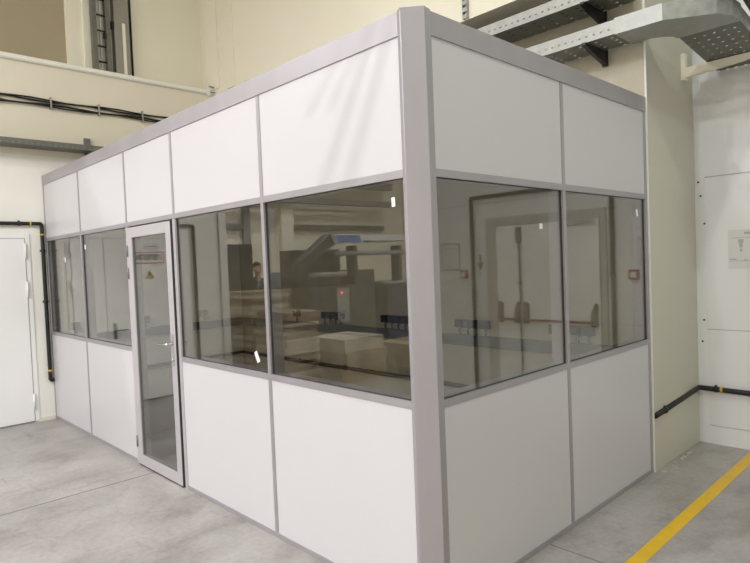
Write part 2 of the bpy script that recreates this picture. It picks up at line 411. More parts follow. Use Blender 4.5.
# ------------------------------------------------------------------ black pipes
def pipe(name, label, pts, r, clips, bands, nrm):
    t = thing(name, label, 'pipe', pts[0])
    bm = new_bm(); tube(bm, arc_path(pts, .022, 4), r, 14); obj('pipe_run', bm, M['blackpipe'], t)
    for a, b in bands:
        bm = new_bm(); tube(bm, [a, b], r+.003, 14); obj('marker_band', bm, M['yellowtape'], t)
    for c, ax in clips:
        bm = new_bm(); c = Vector(c); d = Vector(ax); n = Vector(nrm(c))
        tube(bm, [c-d*.012, c+d*.012], r+.006, 14)
        tube(bm, [c, c+n*(r+.016)], .008, 8)
        tube(bm, [c+d.cross(n)*(r+.0), c+d.cross(n)*(r+.014)], .009, 8)
        obj('clip', bm, M['black'], t)
    return t
px = XA+.03
pipe('wall_pipe', 'black pipe with yellow bands framing the white double door', [(px, -1.84, 0.04), (px, -1.84, 2.318), (px, -0.045, 2.318), (px, -0.045, 0.462), (px, -0.008, 0.462)], .0215,
     [((px, -0.28, 2.318), (0, 1, 0)), ((px, -1.0, 2.318), (0, 1, 0)), ((px, -0.045, 1.4), (0, 0, 1)), ((px, -1.84, 1.5), (0, 0, 1)), ((px, -0.045, 2.0), (0, 0, 1)), ((px, -1.84, 0.5), (0, 0, 1))],
     [((px, -0.172, 2.318), (px, -0.155, 2.318)), ((px, -0.045, 2.18), (px, -0.045, 2.197)), ((px, -0.045, 0.565), (px, -0.045, 0.59))], lambda c: (-1, 0, 0))
yi = YB-.036
pipe('wall_pipe', 'black pipe along the inside walls of the cabin near the floor', [(XA+.036, 0.11, 0.45), (XA+.036, yi, 0.45), (-0.12, yi, 0.45)], .022,
     [((x, yi, 0.45), (1, 0, 0)) for x in (-4.5, -3.6, -2.4, -1.4)], [], lambda c: (0, 1, 0))
xp = 0.022; yr = YR-.028
pipe('wall_pipe', 'black pipe along the pilaster and up around the panic-bar door', [(xp, YB+.006, 0.44), (xp, 3.2, 0.467), (xp+.002, yr, 0.49), (0.70, yr, 0.485), (0.70, yr, 2.41), (2.375, yr, 2.41), (2.375, yr, 0.04)], .022,
     [((xp, 2.8, 0.448), (0, 1, 0)), ((0.16, yr, 0.49), (1, 0, 0)), ((0.45, yr, 0.488), (1, 0, 0)), ((0.70, yr, 1.5), (0, 0, 1)), ((0.70, yr, 2.15), (0, 0, 1)), ((1.5, yr, 2.41), (1, 0, 0)), ((2.375, yr, 1.9), (0, 0, 1)), ((2.375, yr, 1.3), (0, 0, 1))],
     [((0.195, yr, 0.49), (0.215, yr, 0.49)), ((0.70, yr, 2.28), (0.70, yr, 2.30))], lambda c: (-1, 0, 0) if c.y < 3.3 else (0, 1, 0))
# grey filler squeezed out above the pipe where it leaves the cabin
# ------------------------------------------------------------------ panic-bar door in the right wall
def wall_door_right():
    d = bpy.data.objects.new('door_2', None); COL.objects.link(d); d.location = (1.5, YR, 0)
    d['kind'] = 'structure'; d['label'] = 'pale double fire door with red panic bars in the panelled wall'; d['category'] = 'door'
    xa, xm, xb, zt = 0.82, 1.705, 2.03, 2.06
    y = YR
    bm = new_bm(); box(bm, xa-.06, xa, y-.03, y, 0, zt+.1); box(bm, xb, xb+.15, y-.03, y, 0, zt+.1); box(bm, xa, xb, y-.03, y, zt, zt+.1)
    obj('door_frame', bm, M['greyframe'], d, .003)
    for a, b, hid in ((xa+.004, xm-.004, 0), (xm+.004, xb-.004, 1)):
        bm = new_bm(); box(bm, a, b, y-.045, y-.005, 0.01, zt-.005)
        leaf = obj('door_leaf', bm, M['doorwhite'], d, .004)
        e0, e1 = a+.05, b-.05
        for k, e in ((0, e0), (1, e1)):
            bm = new_bm()
            s = 1 if k == 0 else -1
            prism(bm, [(e-.028, 0.98), (e+.028, 0.98), (e+.030, 1.12), (e+.014*(1-s)-.014, 1.22), (e-.028, 1.2)], 1, y-.10, y-.045)
            obj('bar_housing', bm, M['greybox'], leaf, .006)
        bm = new_bm(); tube(bm, [(e0, y-.12, 1.025), (e1, y-.12, 1.025)], .014, 12)
        for e in (e0, e1): tube(bm, [(e, y-.12, 1.025), (e, y-.08, 1.025)], .016, 10)
        obj('panic_bar', bm, M['barred'], leaf)
    bm = new_bm(); tube(bm, [(xm+.02, y-.06, 0.05), (xm+.02, y-.06, 1.95)], .009, 8); box(bm, xm-.005, xm+.045, y-.085, y-.045, 1.86, 2.03); box(bm, xm, xm+.04, y-.08, y-.045, 1.40, 1.44)
    obj('vertical_rod', bm, M['greybox'], d)
    return d
wall_door_right()
YD = YR-.045
s = plate('text_plate', 'grey text plate at the top of the panic-bar door', 'sign', M['oldpaper'], (0.86, YD-.003, 1.99), (1.20, YD, 2.06))
bm = new_bm()
for z, a, b in ((2.045, .89, 1.1), (2.03, .87, 1.05), (2.016, .9, 1.08), (2.003, 1.0, 1.16)): box(bm, a, b, YD-.004, YD-.003, z, z+.006)
obj('text_lines', bm, M['ink'], s)
s = plate('door_notice', 'pale notice sheet stuck on the wide leaf of the panic-bar door', 'notice', M['paper'], (1.29, YD-.003, 1.24), (1.46, YD, 1.87))
s = plate('notice_board', 'framed notice sheet on the panelled wall left of the pipe in the reflection', 'notice', M['oldpaper'], (2.58, YR-.012, 1.575), (2.86, YR, 1.90))
bm = new_bm()
for q in ((2.58, 2.86, 1.575, 1.585), (2.58, 2.86, 1.89, 1.90), (2.58, 2.588, 1.575, 1.9), (2.852, 2.86, 1.575, 1.9), (2.6, 2.84, 1.835, 1.84)): box(bm, q[0], q[1], YR-.014, YR-.012, q[2], q[3])
obj('border', bm, M['midink'], s)
def call_point(x, z, label):
    t = thing('call_point', label, 'fire alarm', (x, YR, z))
    bm = new_bm(); box(bm, x-.048, x+.048, YR-.04, YR, z, z+.095); obj('housing', bm, M['red'], t, .006)
    bm = new_bm(); box(bm, x-.026, x+.026, YR-.043, YR-.04, z+.02, z+.07); obj('window', bm, M['paper'], t)
call_point(0.50, 1.45, 'red fire call point between the pilaster and the panic-bar door')
call_point(2.515, 1.475, 'red fire call point beyond the far side of the panic-bar door')
bm = new_bm()
prism(bm, [(2.285, 1.56), (2.235, 1.66), (2.258, 1.66), (2.275, 1.63), (2.275, 1.75), (2.295, 1.75), (2.295, 1.63), (2.312, 1.66), (2.335, 1.66)], 1, YR-.003, YR)
ball(bm, (2.285, YR-.002, 1.525), .014, 1, .2, 1, 12)
tag(obj('arrow_sign', bm, M['ink']), 'dark arrow pointing down on the panelled wall beside the pipe', 'sign')
# sheet of paper on the white wall, its print faint
s = plate('wall_notice', 'faint grey printed sheet on the white panelled wall at the right edge', 'notice', M['oldpaper'], (0.268, YR-.002, 1.535), (0.47, YR, 1.865))
bm = new_bm()
yy = YR-.0028
for q in ((.295, .455, 1.795, 1.80), (.278, .46, 1.60, 1.604), (.345, .385, 1.755, 1.785), (.352, .378, 1.715, 1.755), (.356, .374, 1.68, 1.705), (.39, .46, 1.825, 1.845), (.278, .33, 1.61, 1.622), (.385, .405, 1.602, 1.615)): box(bm, q[0], q[1], yy, YR-.002, q[2], q[3])
obj('print', bm, M['greyink'], s)
# screws in the flashing
for (x, z), w in zip(((0.045, 2.30), (0.062, 2.178), (0.088, 1.935), (0.055, 0.90), (0.07, 1.09)), ('topmost of the flashing strip, just below the seam', 'second from the top of the flashing strip', 'third from the top of the flashing strip', 'lowest on the flashing strip', 'second from the bottom of the flashing strip')):
    bm = new_bm(); tube(bm, [(x, YR-.006, z), (x, YR-.011, z)], [.009, .007], 10)
    tag(obj('screw', bm, M['black']), 'small dark screw head, '+w, 'screw')

# ------------------------------------------------------------------ the office cabin
CAB = thing('office_cabin', 'white panelled office cabin with grey aluminium frame and glass band', 'office cabin', (0, 0, 0))
EPS = 0.004
def L(name, m, x0, x1, z0, z1, y0=0.0, y1=0.1, parent=None, bevel=0.0):
    bm = new_bm(); box(bm, x0, x1, y0, y1, z0, z1); return obj(name, bm, m, parent or CAB, bevel)
def R(name, m, y0, y1, z0, z1, x0=0.0, x1=-0.1, parent=None, bevel=0.0):
    bm = new_bm(); box(bm, x0, x1, y0, y1, z0, z1); return obj(name, bm, m, parent or CAB, bevel)
ZB = 0.03
# solid panels
for i in range(5):
    L('solid_panel', M['panel'], LX[i]+.002, LX[i+1]-.002, Z2+.001, Z3, 0, .096)
for i in (0, 1, 3, 4):
    L('solid_panel', M['panel'], LX[i]+.002, LX[i+1]-.002, ZB, Z1, 0, .096)
for i in (0, 1):
    R('solid_panel', M['panel'], RY[i]+.002, RY[i+1]-.002, Z2+.001, Z3, 0, -.096)
    R('solid_panel', M['panel'], RY[i]+.002, RY[i+1]-.002, ZB, Z1, 0, -.096)
# verticals
W = .0165
L('mullion', M['alu'], XA+.001, LX[0]+.006, 0, Z3, -EPS, .1)
for i in (1, 4): L('mullion', M['alu'], LX[i]-W, LX[i]+W, 0, Z3, -EPS, .1)
L('mullion', M['alu'], LX[2]-.016, LX[2]+.016, Z2, Z3, -EPS, .1); L('mullion', M['alu'], LX[3]-.016, LX[3]+.016, Z2, Z3, -EPS, .1)
L('door_jamb', M['alulight'], LX[2]-.018, LX[2]+.040, 0, Z2-.042, -EPS-.001, .1)
L('door_jamb', M['alulight'], LX[3]-.026, LX[3]+.018, 0, Z2-.042, -EPS-.001, .1)
R('mullion', M['alu'], RY[1]-W, RY[1]+W, 0, Z3, EPS, -.1)
R('mullion', M['alu'], RY[2]-.006, YB-.001, 0, Z3, EPS, -.1)
# rails
RW = .038
L('top_band', M['alu'], XA+.001, -.075, Z3-.001, ZT, -.008, .1)
R('top_band', M['alu'], .09, YB-.001, Z3-.001, ZT, .008, -.1)
L('rail', M['alu'], XA+.002, -.085, Z2-RW, Z2, -EPS+.0005, .1)
L('rail', M['alu'], XA+.002, LX[2]-.018, Z1-RW+RW, Z1+RW, -EPS+.0005, .1)
L('rail', M['alu'], LX[3]+.018, -.085, Z1, Z1+RW, -EPS+.0005, .1)
L('rail', M['alu'], XA+.002, LX[2]-.018, 0, ZB, -EPS-.002, .1)
L('rail', M['alu'], LX[3]+.018, -.085, 0, ZB, -EPS-.002, .1)
R('rail', M['alu'], .1, YB-.002, Z2-RW, Z2, EPS-.0005, -.1)
R('rail', M['alu'], .1, YB-.002, Z1, Z1+RW, EPS-.0005, -.1)
R('rail', M['alu'], .1, YB-.002, 0, ZB, EPS+.002, -.1)
# corner post with its broad diagonal face
bm = new_bm()
prism(bm, [(-.096, -.010), (-.066, -.022), (.022, .052), (.012, .108), (-.012, .108), (-.10, .1), (-.096, .012)], 2, 0, 2.882)
obj('corner_post', bm, M['alu'], CAB, .003)
bm = new_bm(); prism(bm, [(-.094, -.009), (-.066, -.020), (.020, .052), (.010, .106), (-.012, .106), (-.10, .1), (-.094, .012)], 2, 2.882, 2.89)
obj('post_cap', bm, M['alu'], CAB)
# glass, each pane in a dark gasket
G0, G1 = Z1+RW, Z2-RW
def gframe(bm, a, b, z0, z1, t, d0, d1, ax):
    for q in ((a, a+t, z0, z1), (b-t, b, z0, z1), (a+t, b-t, z0, z0+t), (a+t, b-t, z1-t, z1)):
        if ax == 0: box(bm, q[0], q[1], d0, d1, q[2], q[3])
        else: box(bm, d0, d1, q[0], q[1], q[2], q[3])
for i, j in ((0, 1), (1, 2), (3, 4), (4, 5)):
    a = LX[i]+(.006 if i == 0 else .018 if i == 3 else W); b = LX[j]-(.018 if j == 2 else W if j < 5 else .002)
    p = L('glass_pane', M['glass'], a+.001, b-.001, G0+.001, G1-.001, .012, .018)
    bm = new_bm(); gframe(bm, a, b, G0, G1, .0035, .009, .022, 0); obj('gasket', bm, M['gasket'], p)
for i in (0, 1):
    a = RY[i]+(W if i else .004); b = RY[i+1]-(W if i == 0 else .006)
    p = R('glass_pane', M['glass'], a+.001, b-.001, G0+.001, G1-.001, -.012, -.018)
    bm = new_bm(); gframe(bm, a, b, G0, G1, .0035, -.009, -.022, 1); obj('gasket', bm, M['gasket'], p)
# glazed door: leaf frame, pane, lever, lock, hinges
dx0, dx1, dz0, dz1, st = -3.431, -2.578, .012, 2.098, .088
bm = new_bm(); gframe(bm, dx0, dx1, dz0, dz1, st, -.020, .030, 0)
DOOR = obj('door', bm, M['alulight'], CAB, .002)
bm = new_bm(); box(bm, dx0+st-.01, dx1-st+.01, -.004, .004, dz0+st-.01, dz1-st+.01); obj('glass_pane', bm, M['glass'], DOOR)
bm = new_bm(); gframe(bm, dx0+st, dx1-st, dz0+st, dz1-st, .004, -.012, .010, 0); obj('gasket', bm, M['greybox'], DOOR)
bm = new_bm(); box(bm, LX[3]-.045, LX[3]-.026, .03, .06, .005, Z2-.043); box(bm, LX[2]+.04, LX[3]-.03, .03, .06, Z2-.06, Z2-.043)
obj('rebate_seal', bm, M['gasket'], CAB)
for z in (1.895, 1.70, .21):
    bm = new_bm(); tube(bm, [(dx0-.006, -.022, z-.05), (dx0-.006, -.022, z+.05)], .011, 10); tube(bm, [(dx0-.006, -.022, z-.004), (dx0-.006, -.022, z+.004)], .013, 10)
    obj('hinge', bm, M['greybox'], DOOR)
for sgn, y0 in ((-1, -.020), (1, .030)):
    bm = new_bm(); hx = dx1-.050
    box(bm, hx-.014, hx+.014, y0+sgn*.006, y0, .96, 1.21)
    tube(bm, arc_path([(hx, y0, 1.135), (hx, y0+sgn*.05, 1.135), (hx-.145, y0+sgn*.05, 1.128)], .018), .0105, 12)
    obj('lever_handle', bm, M['steel'], DOOR)
    bm = new_bm(); tube(bm, [(hx, y0, 1.01), (hx, y0+sgn*.016, 1.01)], .015, 14); box(bm, hx-.002, hx+.002, y0+sgn*.0162, y0+sgn*.010, 1.0, 1.02)
    obj('lock_cylinder', bm, M['steel'], DOOR)
bm = new_bm(); box(bm, dx1, dx1+.005, -.0195, .02, dz0, dz1); box(bm, dx0, dx1+.005, -.0195, .02, dz1, dz1+.004); box(bm, dx0+.01, dx1, -.02, .01, .003, dz0); obj('edge_seal', bm, M['gasket'], DOOR)
# roof of the cabin
bm = new_bm(); box(bm, XA+.002, -.1, .1, YB-.002, Z3+.02, ZT-.02); obj('roof_panel', bm, M['panel'], CAB)

# ------------------------------------------------------------------ stickers left on the glass
def sticker(ax, a, z, rot, label, w=.022, h=.038):
    bm = new_bm(); c, s_ = math.cos(rot), math.sin(rot)
    pts = [(a+x*c-y*s_, z+x*s_+y*c) for x, y in ((-w/2, -h/2), (w/2, -h/2), (w/2, h/2), (-w/2, h/2))]
    if ax == 0: prism(bm, pts, 1, .0108, .012)
    else: prism(bm, pts, 0, -.012, -.0108)
    tag(obj('glass_sticker', bm, M['paper']), label, 'sticker')
sticker(0, -5.306, 1.872, 0, 'white sticker on the leftmost glass pane', .03, .055)
sticker(0, -4.628, 1.986, 0, 'white sticker high on the second glass pane, left of the cabin door', .035, .045)
sticker(0, -1.468, 1.132, .5, 'tilted white sticker low on the pane right of the cabin door', .035, .075)
sticker(0, -0.185, 2.005, .03, 'white sticker high on the pane left of the corner post', .024, .045)
sticker(1, 1.071, 1.889, 0, 'square white sticker on the large pane right of the corner post', .034, .032)
sticker(1, 2.44, 2.004, .35, 'narrow white sticker on the rightmost glass pane', .03, .055)

# ------------------------------------------------------------------ trunking with sockets inside the cabin
t = thing('cable_trunking', 'grey cable trunking along the inside walls of the cabin', 'trunking', (XA, YB, .86))
bm = new_bm(); box(bm, XA+.001, XA+.055, .11, YB-.001, .86, .965); box(bm, XA+.055, -.11, YB-.055, YB-.001, .86, .965); obj('duct', bm, M['trunk'], t, .004)
bm = new_bm(); box(bm, XA+.055, XA+.06, .11, YB-.06, .875, .878); box(bm, XA+.06, -.11, YB-.06, YB-.055, .868, .876); obj('cover_edge', bm, M['joint'], t)
def socket(x, label):
    t = thing('power_socket', label, 'socket', (x, YB, 1.03), 'black sockets on the back wall of the cabin')
    bm = new_bm(); box(bm, x-.046, x+.046, YB-.06, YB-.001, 1.035, 1.115); obj('housing', bm, M['black'], t, .006)
    bm = new_bm(); tube(bm, [(x, YB-.061, 1.075), (x, YB-.067, 1.075)], .026, 16); obj('outlet', bm, M['darkcab'], t)
    bm = new_bm(); tube(bm, [(x+.006, YB-.03, 1.036), (x-.004, YB-.033, 1.0), (x+.004, YB-.03, .964)], .010, 10); obj('cable', bm, M['greybox'], t)
    return t
gi = 0
for gc, gl in ((-0.63, 'row nearest the pilaster'), (-1.67, 'second row from the pilaster'), (-2.72, 'third row from the pilaster'), (-3.79, 'fourth row from the pilaster')):
    for k, w in enumerate(('leftmost', 'second', 'third', 'rightmost')):
        socket(gc+(k-1.5)*.102, 'black socket, %s of four in the %s' % (w, gl))
socket(-4.53, 'single black socket on the back wall left of the rows of four')
for y, w in ((.266, 'nearest the glass'), (1.134, 'middle one'), (1.969, 'nearest the back corner')):
    t = thing('wall_socket', 'grey socket on the cabin side wall above the trunking, '+w, 'socket', (XA, y, 1.03), 'grey sockets on the left wall inside the cabin')
    bm = new_bm(); box(bm, XA+.001, XA+.05, y-.05, y+.05, 1.03, 1.12); obj('housing', bm, M['greybox'], t, .006)
    bm = new_bm(); tube(bm, [(XA+.05, y, 1.075), (XA+.056, y, 1.075)], .03, 16); obj('outlet', bm, M['machine'], t)
    bm = new_bm(); tube(bm, [(XA+.02, y, 1.031), (XA+.02, y, .964)], .008, 8); obj('cable', bm, M['greybox'], t)

# ------------------------------------------------------------------ cable runs on the left wall
t = thing('cable_bundle', 'bundle of black cables clipped along the left wall under the ledge', 'cable', (XA, 0, 3.7))
bm = new_bm()
for k, (dz, r) in enumerate(((.042, .009), (.026, .010), (-.020, .012), (-.036, .009))):
    pts = [(XA+.02+.004*k, -2.3+i*.2, 3.745+dz+.010*math.sin(i*1.3+k*2)) for i in range(24)]
    pts = [p for p in pts if p[1] < YB-.05]
    tube(bm, pts, r, 8)
obj('cables', bm, M['black'], t)
for y in (-2.0, -1.2, -.42, .13, .68, 1.23, 1.8):
    bm = new_bm(); box(bm, XA+.001, XA+.045, y-.008, y+.008, 3.68, 3.82); obj('clip', bm, M['galv'], t)
t = thing('cable_tray', 'dull steel cable tray on a bracket along the left wall', 'cable tray', (XA, 0, 3.2))
def perforated_side(bm, a, b, z0, z1, fixed, th, axis, pitch=.10, hole=.014):
    """tray side: strip with two rows of real slots"""
    n = max(1, int((b-a)/pitch)); p = (b-a)/n; h = z1-z0
    def B(s0, s1, q0, q1):
        if s1-s0 < 1e-5 or q1-q0 < 1e-5: return
        if axis == 0: box(bm, s0, s1, fixed, fixed+th, q0, q1)
        else: box(bm, fixed, fixed+th, s0, s1, q0, q1)
    zr = z0+h*.32
    B(a, b, z0, zr); B(a, b, zr+hole, z1)
    for i in range(n):
        c = a+i*p; B(c+hole*1.3, c+p*.5, zr, zr+hole); B(c+p*.5+hole*1.3, c+p, zr, zr+hole)
def perforated_floor(bm, x0, x1, y0, y1, z, th, nx, ny, hole=.016):
    px_ = (x1-x0)/nx; py_ = (y1-y0)/ny
    for j in range(ny):
        yc = y0+j*py_
        box(bm, x0, x1, yc, yc+py_-hole, z, z+th)
        for i in range(nx): box(bm, x0+i*px_+(hole*1.6 if True else 0), x0+(i+1)*px_, yc+py_-hole, yc+py_, z, z+th)
bm = new_bm()
box(bm, XA+.02, XA+.23, -2.3, 2.25, 3.19, 3.193); box(bm, XA+.02, XA+.023, -2.3, 2.25, 3.19, 3.245)
perforated_side(bm, -2.3, 2.25, 3.19, 3.26, XA+.227, .003, 1, .12, .005)
obj('tray_channel', bm, M['galvdark'], t)
for y in (-1.4, .52, 2.0):
    bm = new_bm(); box(bm, XA+.001, XA+.035, y-.035, y+.035, 3.02, 3.38)
    prism(bm, [(XA+.03, 3.188), (XA+.24, 3.188), (XA+.24, 3.16), (XA+.03, 3.07)], 1, y-.02, y+.02); obj('bracket', bm, M['galvdark'], t)

# ladder tray, steel post and black cable on the upper left wall
xu = -6.25
t = thing('ladder_tray', 'grey vertical cable ladder on the upper left wall', 'cable ladder', (xu, .85, 4.3))
for y in (.735, .905):
    bm = new_bm(); box(bm, xu+.03, xu+.11, y, y+.055, 4.264, HZ-.02); obj('rail', bm, M['galvdark'], t)
for k in range(20):
    z = 4.45+k*.2
    if z > HZ-.1: break
    bm = new_bm(); tube(bm, [(xu+.08, .78, z), (xu+.08, .92, z)], .012, 8); obj('rung', bm, M['black'], t)
bm = new_bm()
for y in (.815, .855): tube(bm, [(xu+.05, y, 4.264), (xu+.045, y+.01, 6), (xu+.05, y, HZ-.05)], .010, 8)
obj('cables', bm, M['paper'], t)
bm = new_bm(); box(bm, xu+.0, xu+.13, .97, 1.0, 4.92, 4.99); box(bm, xu+.1, xu+.13, .86, .9, 4.75, 4.82); obj('clamp', bm, M['black'], t)
t = thing('steel_post', 'grey steel post on the ledge right of the cable ladder', 'post', (xu, 1.1, 4.3))
bm = new_bm()
box(bm, xu+.10, xu+.115, 1.01, 1.19, 4.264, HZ-.02); box(bm, xu+.001, xu+.014, 1.01, 1.19, 4.264, HZ-.02); box(bm, xu+.014, xu+.10, 1.094, 1.106, 4.264, HZ-.02)
obj('profile', bm, M['greysteel'], t)
bm = new_bm(); box(bm, xu+.116, xu+.12, 1.11, 1.15, 4.264, 5.0); obj('cover_strip', bm, M['cream'], t)
bm = new_bm(); tube(bm, [(xu+.02, 1.262, 4.264), (xu+.02, 1.262, HZ-.02)], .014, 10)
tag(obj('riser_cable', bm, M['black']), 'black cable running straight up the wall right of the steel post', 'cable')
# little rail end on the ledge
t = thing('ledge_rail', 'small grey pipe bracket at the right end of the ledge', 'bracket', (XA, 2.2, 4.3))
bm = new_bm(); box(bm, XA+.046, XA+.07, 2.17, 2.21, 4.17, 4.315); obj('stand', bm, M['sandwich'], t)
bm = new_bm(); tube(bm, [(XA+.06, 2.19, 4.30), (XA+.06, 2.295, 4.30)], .014, 8); tube(bm, [(XA+.06, 2.19, 4.23), (XA+.06, 2.295, 4.23)], .008, 8); obj('rail', bm, M['greysteel'], t)
# perforated strut on the upper back wall
t = thing('perforated_strut', 'short upright perforated steel strut above the cabin roof', 'strut', (-1.41, 2.28, 3.85))
bm = new_bm(); perforated_side(bm, 3.3, 3.97, -1.66, -1.61, YM-.004, .003, 0, .1)
bm.free(); bm = new_bm()
for x in (-1.435, -1.387): box(bm, x, x+.004, YM-.03, YM+.001, 3.845, 4.07)
for z in [3.845+i*.06 for i in range(4)]: box(bm, -1.435, -1.383, YM-.032, YM-.028, z, z+.035)
obj('channel', bm, M['galv'], t)

# ------------------------------------------------------------------ cable trays over the cabin
def straight_tray(name, label, x0, x1, y0, y1, z, h):
    t = thing(name, label, 'cable tray', ((x0+x1)/2, (y0+y1)/2, z))
    bm = new_bm(); perforated_side(bm, x0, x1, z, z+h, y0, .003, 0, .11, .012); perforated_side(bm, x0, x1, z, z+h, y1-.003, .003, 0, .11, .012)
    box(bm, x0, x1, y0, y0+.012, z+h-.003, z+h)
    obj('side_rail', bm, M['galv'], t)
    bm = new_bm(); perforated_floor(bm, x0, x1, y0+.003, y1-.003, z, .003, int((x1-x0)/.12), 4); obj('tray_floor', bm, M['galvdark'], t)
    return t
def wall_bracket(t, x, y0, z):
    bm = new_bm()
    box(bm, x-.02, x+.02, YB-.03, YB-.001, z-.11, z+.06)
    prism(bm, [(YB-.03, z-.003), (y0-.02, z-.003), (y0-.02, z-.02), (y0+.10, z-.055), (YB-.03, z-.10)], 0, x-.016, x+.016)
    obj('bracket', bm, M['black'], t)
TU = straight_tray('cable_tray', 'upper perforated cable tray on the wall above the cabin', -2.6, -.02, 2.24, 2.54, 3.60, .10)
for x in (-.29, -1.9): wall_bracket(TU, x, 2.24, 3.60)
bm = new_bm()
for k in range(5): tube(bm, [(-2.55+i*.16, 2.30+k*.04+.006*math.sin(i*1.7+k), 3.622) for i in range(16)], .016, 8)
obj('cables', bm, M['black'], TU)
TL = straight_tray('cable_tray', 'lower cable tray above the cabin with a sheet-metal bend at its right end', -2.6, 0.0, 2.25, 2.55, 3.30, .105)
for x in (-.29, -1.9): wall_bracket(TL, x, 2.25, 3.30)
# the plain sheet bend that turns the tray towards the panelled wall
bm = new_bm()
outer = [(-.06, 2.25), (.27, 2.26), (.55, 2.44), (.61, 2.56), (.62, 2.72)]
inner = [(-.06, 2.55), (.08, 2.55), (.16, 2.60), (.20, 2.65), (.21, 2.72)]
prism(bm, outer+inner[::-1], 2, 3.294, 3.30)
for i in range(len(outer)-1):
    a, b = outer[i], outer[i+1]
    n = Vector((b[1]-a[1], -(b[0]-a[0]))).normalized()*.004
    prism(bm, [a, b, (b[0]+n.x, b[1]+n.y), (a[0]+n.x, a[1]+n.y)], 2, 3.294, 3.41)
for i in range(len(inner)-1):
    a, b = inner[i], inner[i+1]
    n = Vector((b[1]-a[1], -(b[0]-a[0]))).normalized()*-.004
    prism(bm, [a, b, (b[0]+n.x, b[1]+n.y), (a[0]+n.x, a[1]+n.y)], 2, 3.294, 3.41)
obj('bend', bm, M['galv'], TL)
# tray that runs out from the panelled wall over the right of the cabin
TR = thing('cable_tray', 'wide perforated cable tray running from the sheet-metal bend into the white panelled wall', 'cable tray', (.4, 3.2, 3.2))
def fall(bm):
    for v in bm.verts: v.co.z -= max(0, v.co.y-2.72)*.09
bm = new_bm(); perforated_floor(bm, .215, .615, 2.725, YR-.004, 3.30, .003, 6, 9, .012); fall(bm); obj('tray_floor', bm, M['galvdark'], TR)
for x in (.212, .614):
    bm = new_bm(); perforated_side(bm, 2.725, YR-.004, 3.30, 3.405, x, .003, 1, .11, .012); fall(bm); obj('side_rail', bm, M['galv'], TR)
bm = new_bm(); box(bm, .017, .05, 3.33, 3.39, 3.14, 3.36)
prism(bm, [(.05, 3.237), (.64, 3.237), (.64, 3.217), (.47, 3.185), (.05, 3.155)], 1, 3.33, 3.37); obj('bracket', bm, M['cream'], TR)
t = thing('cable_bundle', 'thick black cables hanging over the edge of the wide overhead tray', 'cable', (.7, 2.5, 3.45))
bm = new_bm()
for k in range(4):
    tube(bm, [(.66+.055*k+.012*math.sin(i*.9+k), 2.0+i*.2, 3.44+.03*math.sin(i*.8+k*2)+.012*k) for i in range(9) if 2.0+i*.2 < YR-.03], .028, 10)
obj('cables', bm, M['black'], t)

# ------------------------------------------------------------------ things in the hall that the glass reflects
def carton_pile(x, y, w, d, layers, label, group, seed, pallet_label, h=.11):
    rnd = random.Random(seed)
    p = thing('pallet', pallet_label, 'pallet', (x, y, 0), 'pallets under the cartons')
    for k in range(5):
        bm = new_bm(); yy_ = y-d/2+(k+.5)*d/5; box(bm, x-w/2, x+w/2, yy_-.05, yy_+.05, .11, .132); obj('deck_board', bm, M['wood'], p)
    for k in (-1, 0, 1):
        bm = new_bm(); box(bm, x+k*w*.42-.05, x+k*w*.42+.05, y-d/2, y+d/2, 0, .11); obj('bearer', bm, M['wood'], p)
    z = .133
    for k in range(layers):
        hh = h*rnd.uniform(.8, 1.2); a, b = rnd.uniform(-.035, .035), rnd.uniform(-.035, .035)
        bm = new_bm(); ww, dd = w*rnd.uniform(.92, 1), d*rnd.uniform(.92, 1)
        box(bm, x+a-ww/2, x+a+ww/2, y+b-dd/2, y+b+dd/2, z, z+hh)
        tag(obj('carton', bm, M['card'] if rnd.random() < .6 else M['cardpale'], bevel=.006), label, 'carton', group)
        z += hh+.001
carton_pile(-6.35, -3.10, .8, .75, 21, 'flat brown carton in the tall pile beside the dark cabinet, reflected in the glass', 'cartons of the tall pile', 1, 'pine pallet under the tall carton pile', .056)
carton_pile(-5.35, -2.95, .8, .6, 17, 'flat brown carton in the second pile, reflected in the glass', 'cartons of the second pile', 2, 'pine pallet under the second carton pile', .052)
carton_pile(-4.95, -3.75, .9, .8, 3, 'large pale carton in the low pile, reflected in the lower glass', 'cartons of the low pile', 3, 'pine pallet under the low carton pile', .17)
carton_pile(-4.45, -4.70, .9, .8, 2, 'large pale carton in the lowest pile before the machine', 'cartons of the lowest pile', 4, 'pine pallet under the lowest carton pile', .16)
t = thing('tool_cabinet', 'tall charcoal steel cabinet beyond the left wall corner', 'cabinet', (-7.2, -3.2, 0))
bm = new_bm(); box(bm, -7.5, -7.0, -3.46, -2.95, .0, 2.10); obj('body', bm, M['darkcab'], t, .01)
for y0, y1 in ((-3.45, -3.21), (-3.20, -2.96)):
    bm = new_bm(); box(bm, -7.0, -6.985, y0, y1, .06, 2.05); d = obj('door', bm, M['darkcab'], t, .004)
    bm = new_bm(); box(bm, -6.985, -6.965, -3.215 if y0 < -3.3 else -3.2+.0, -3.225 if y0 < -3.3 else -3.19, 1.0, 1.15); obj('handle', bm, M['steel'], d)

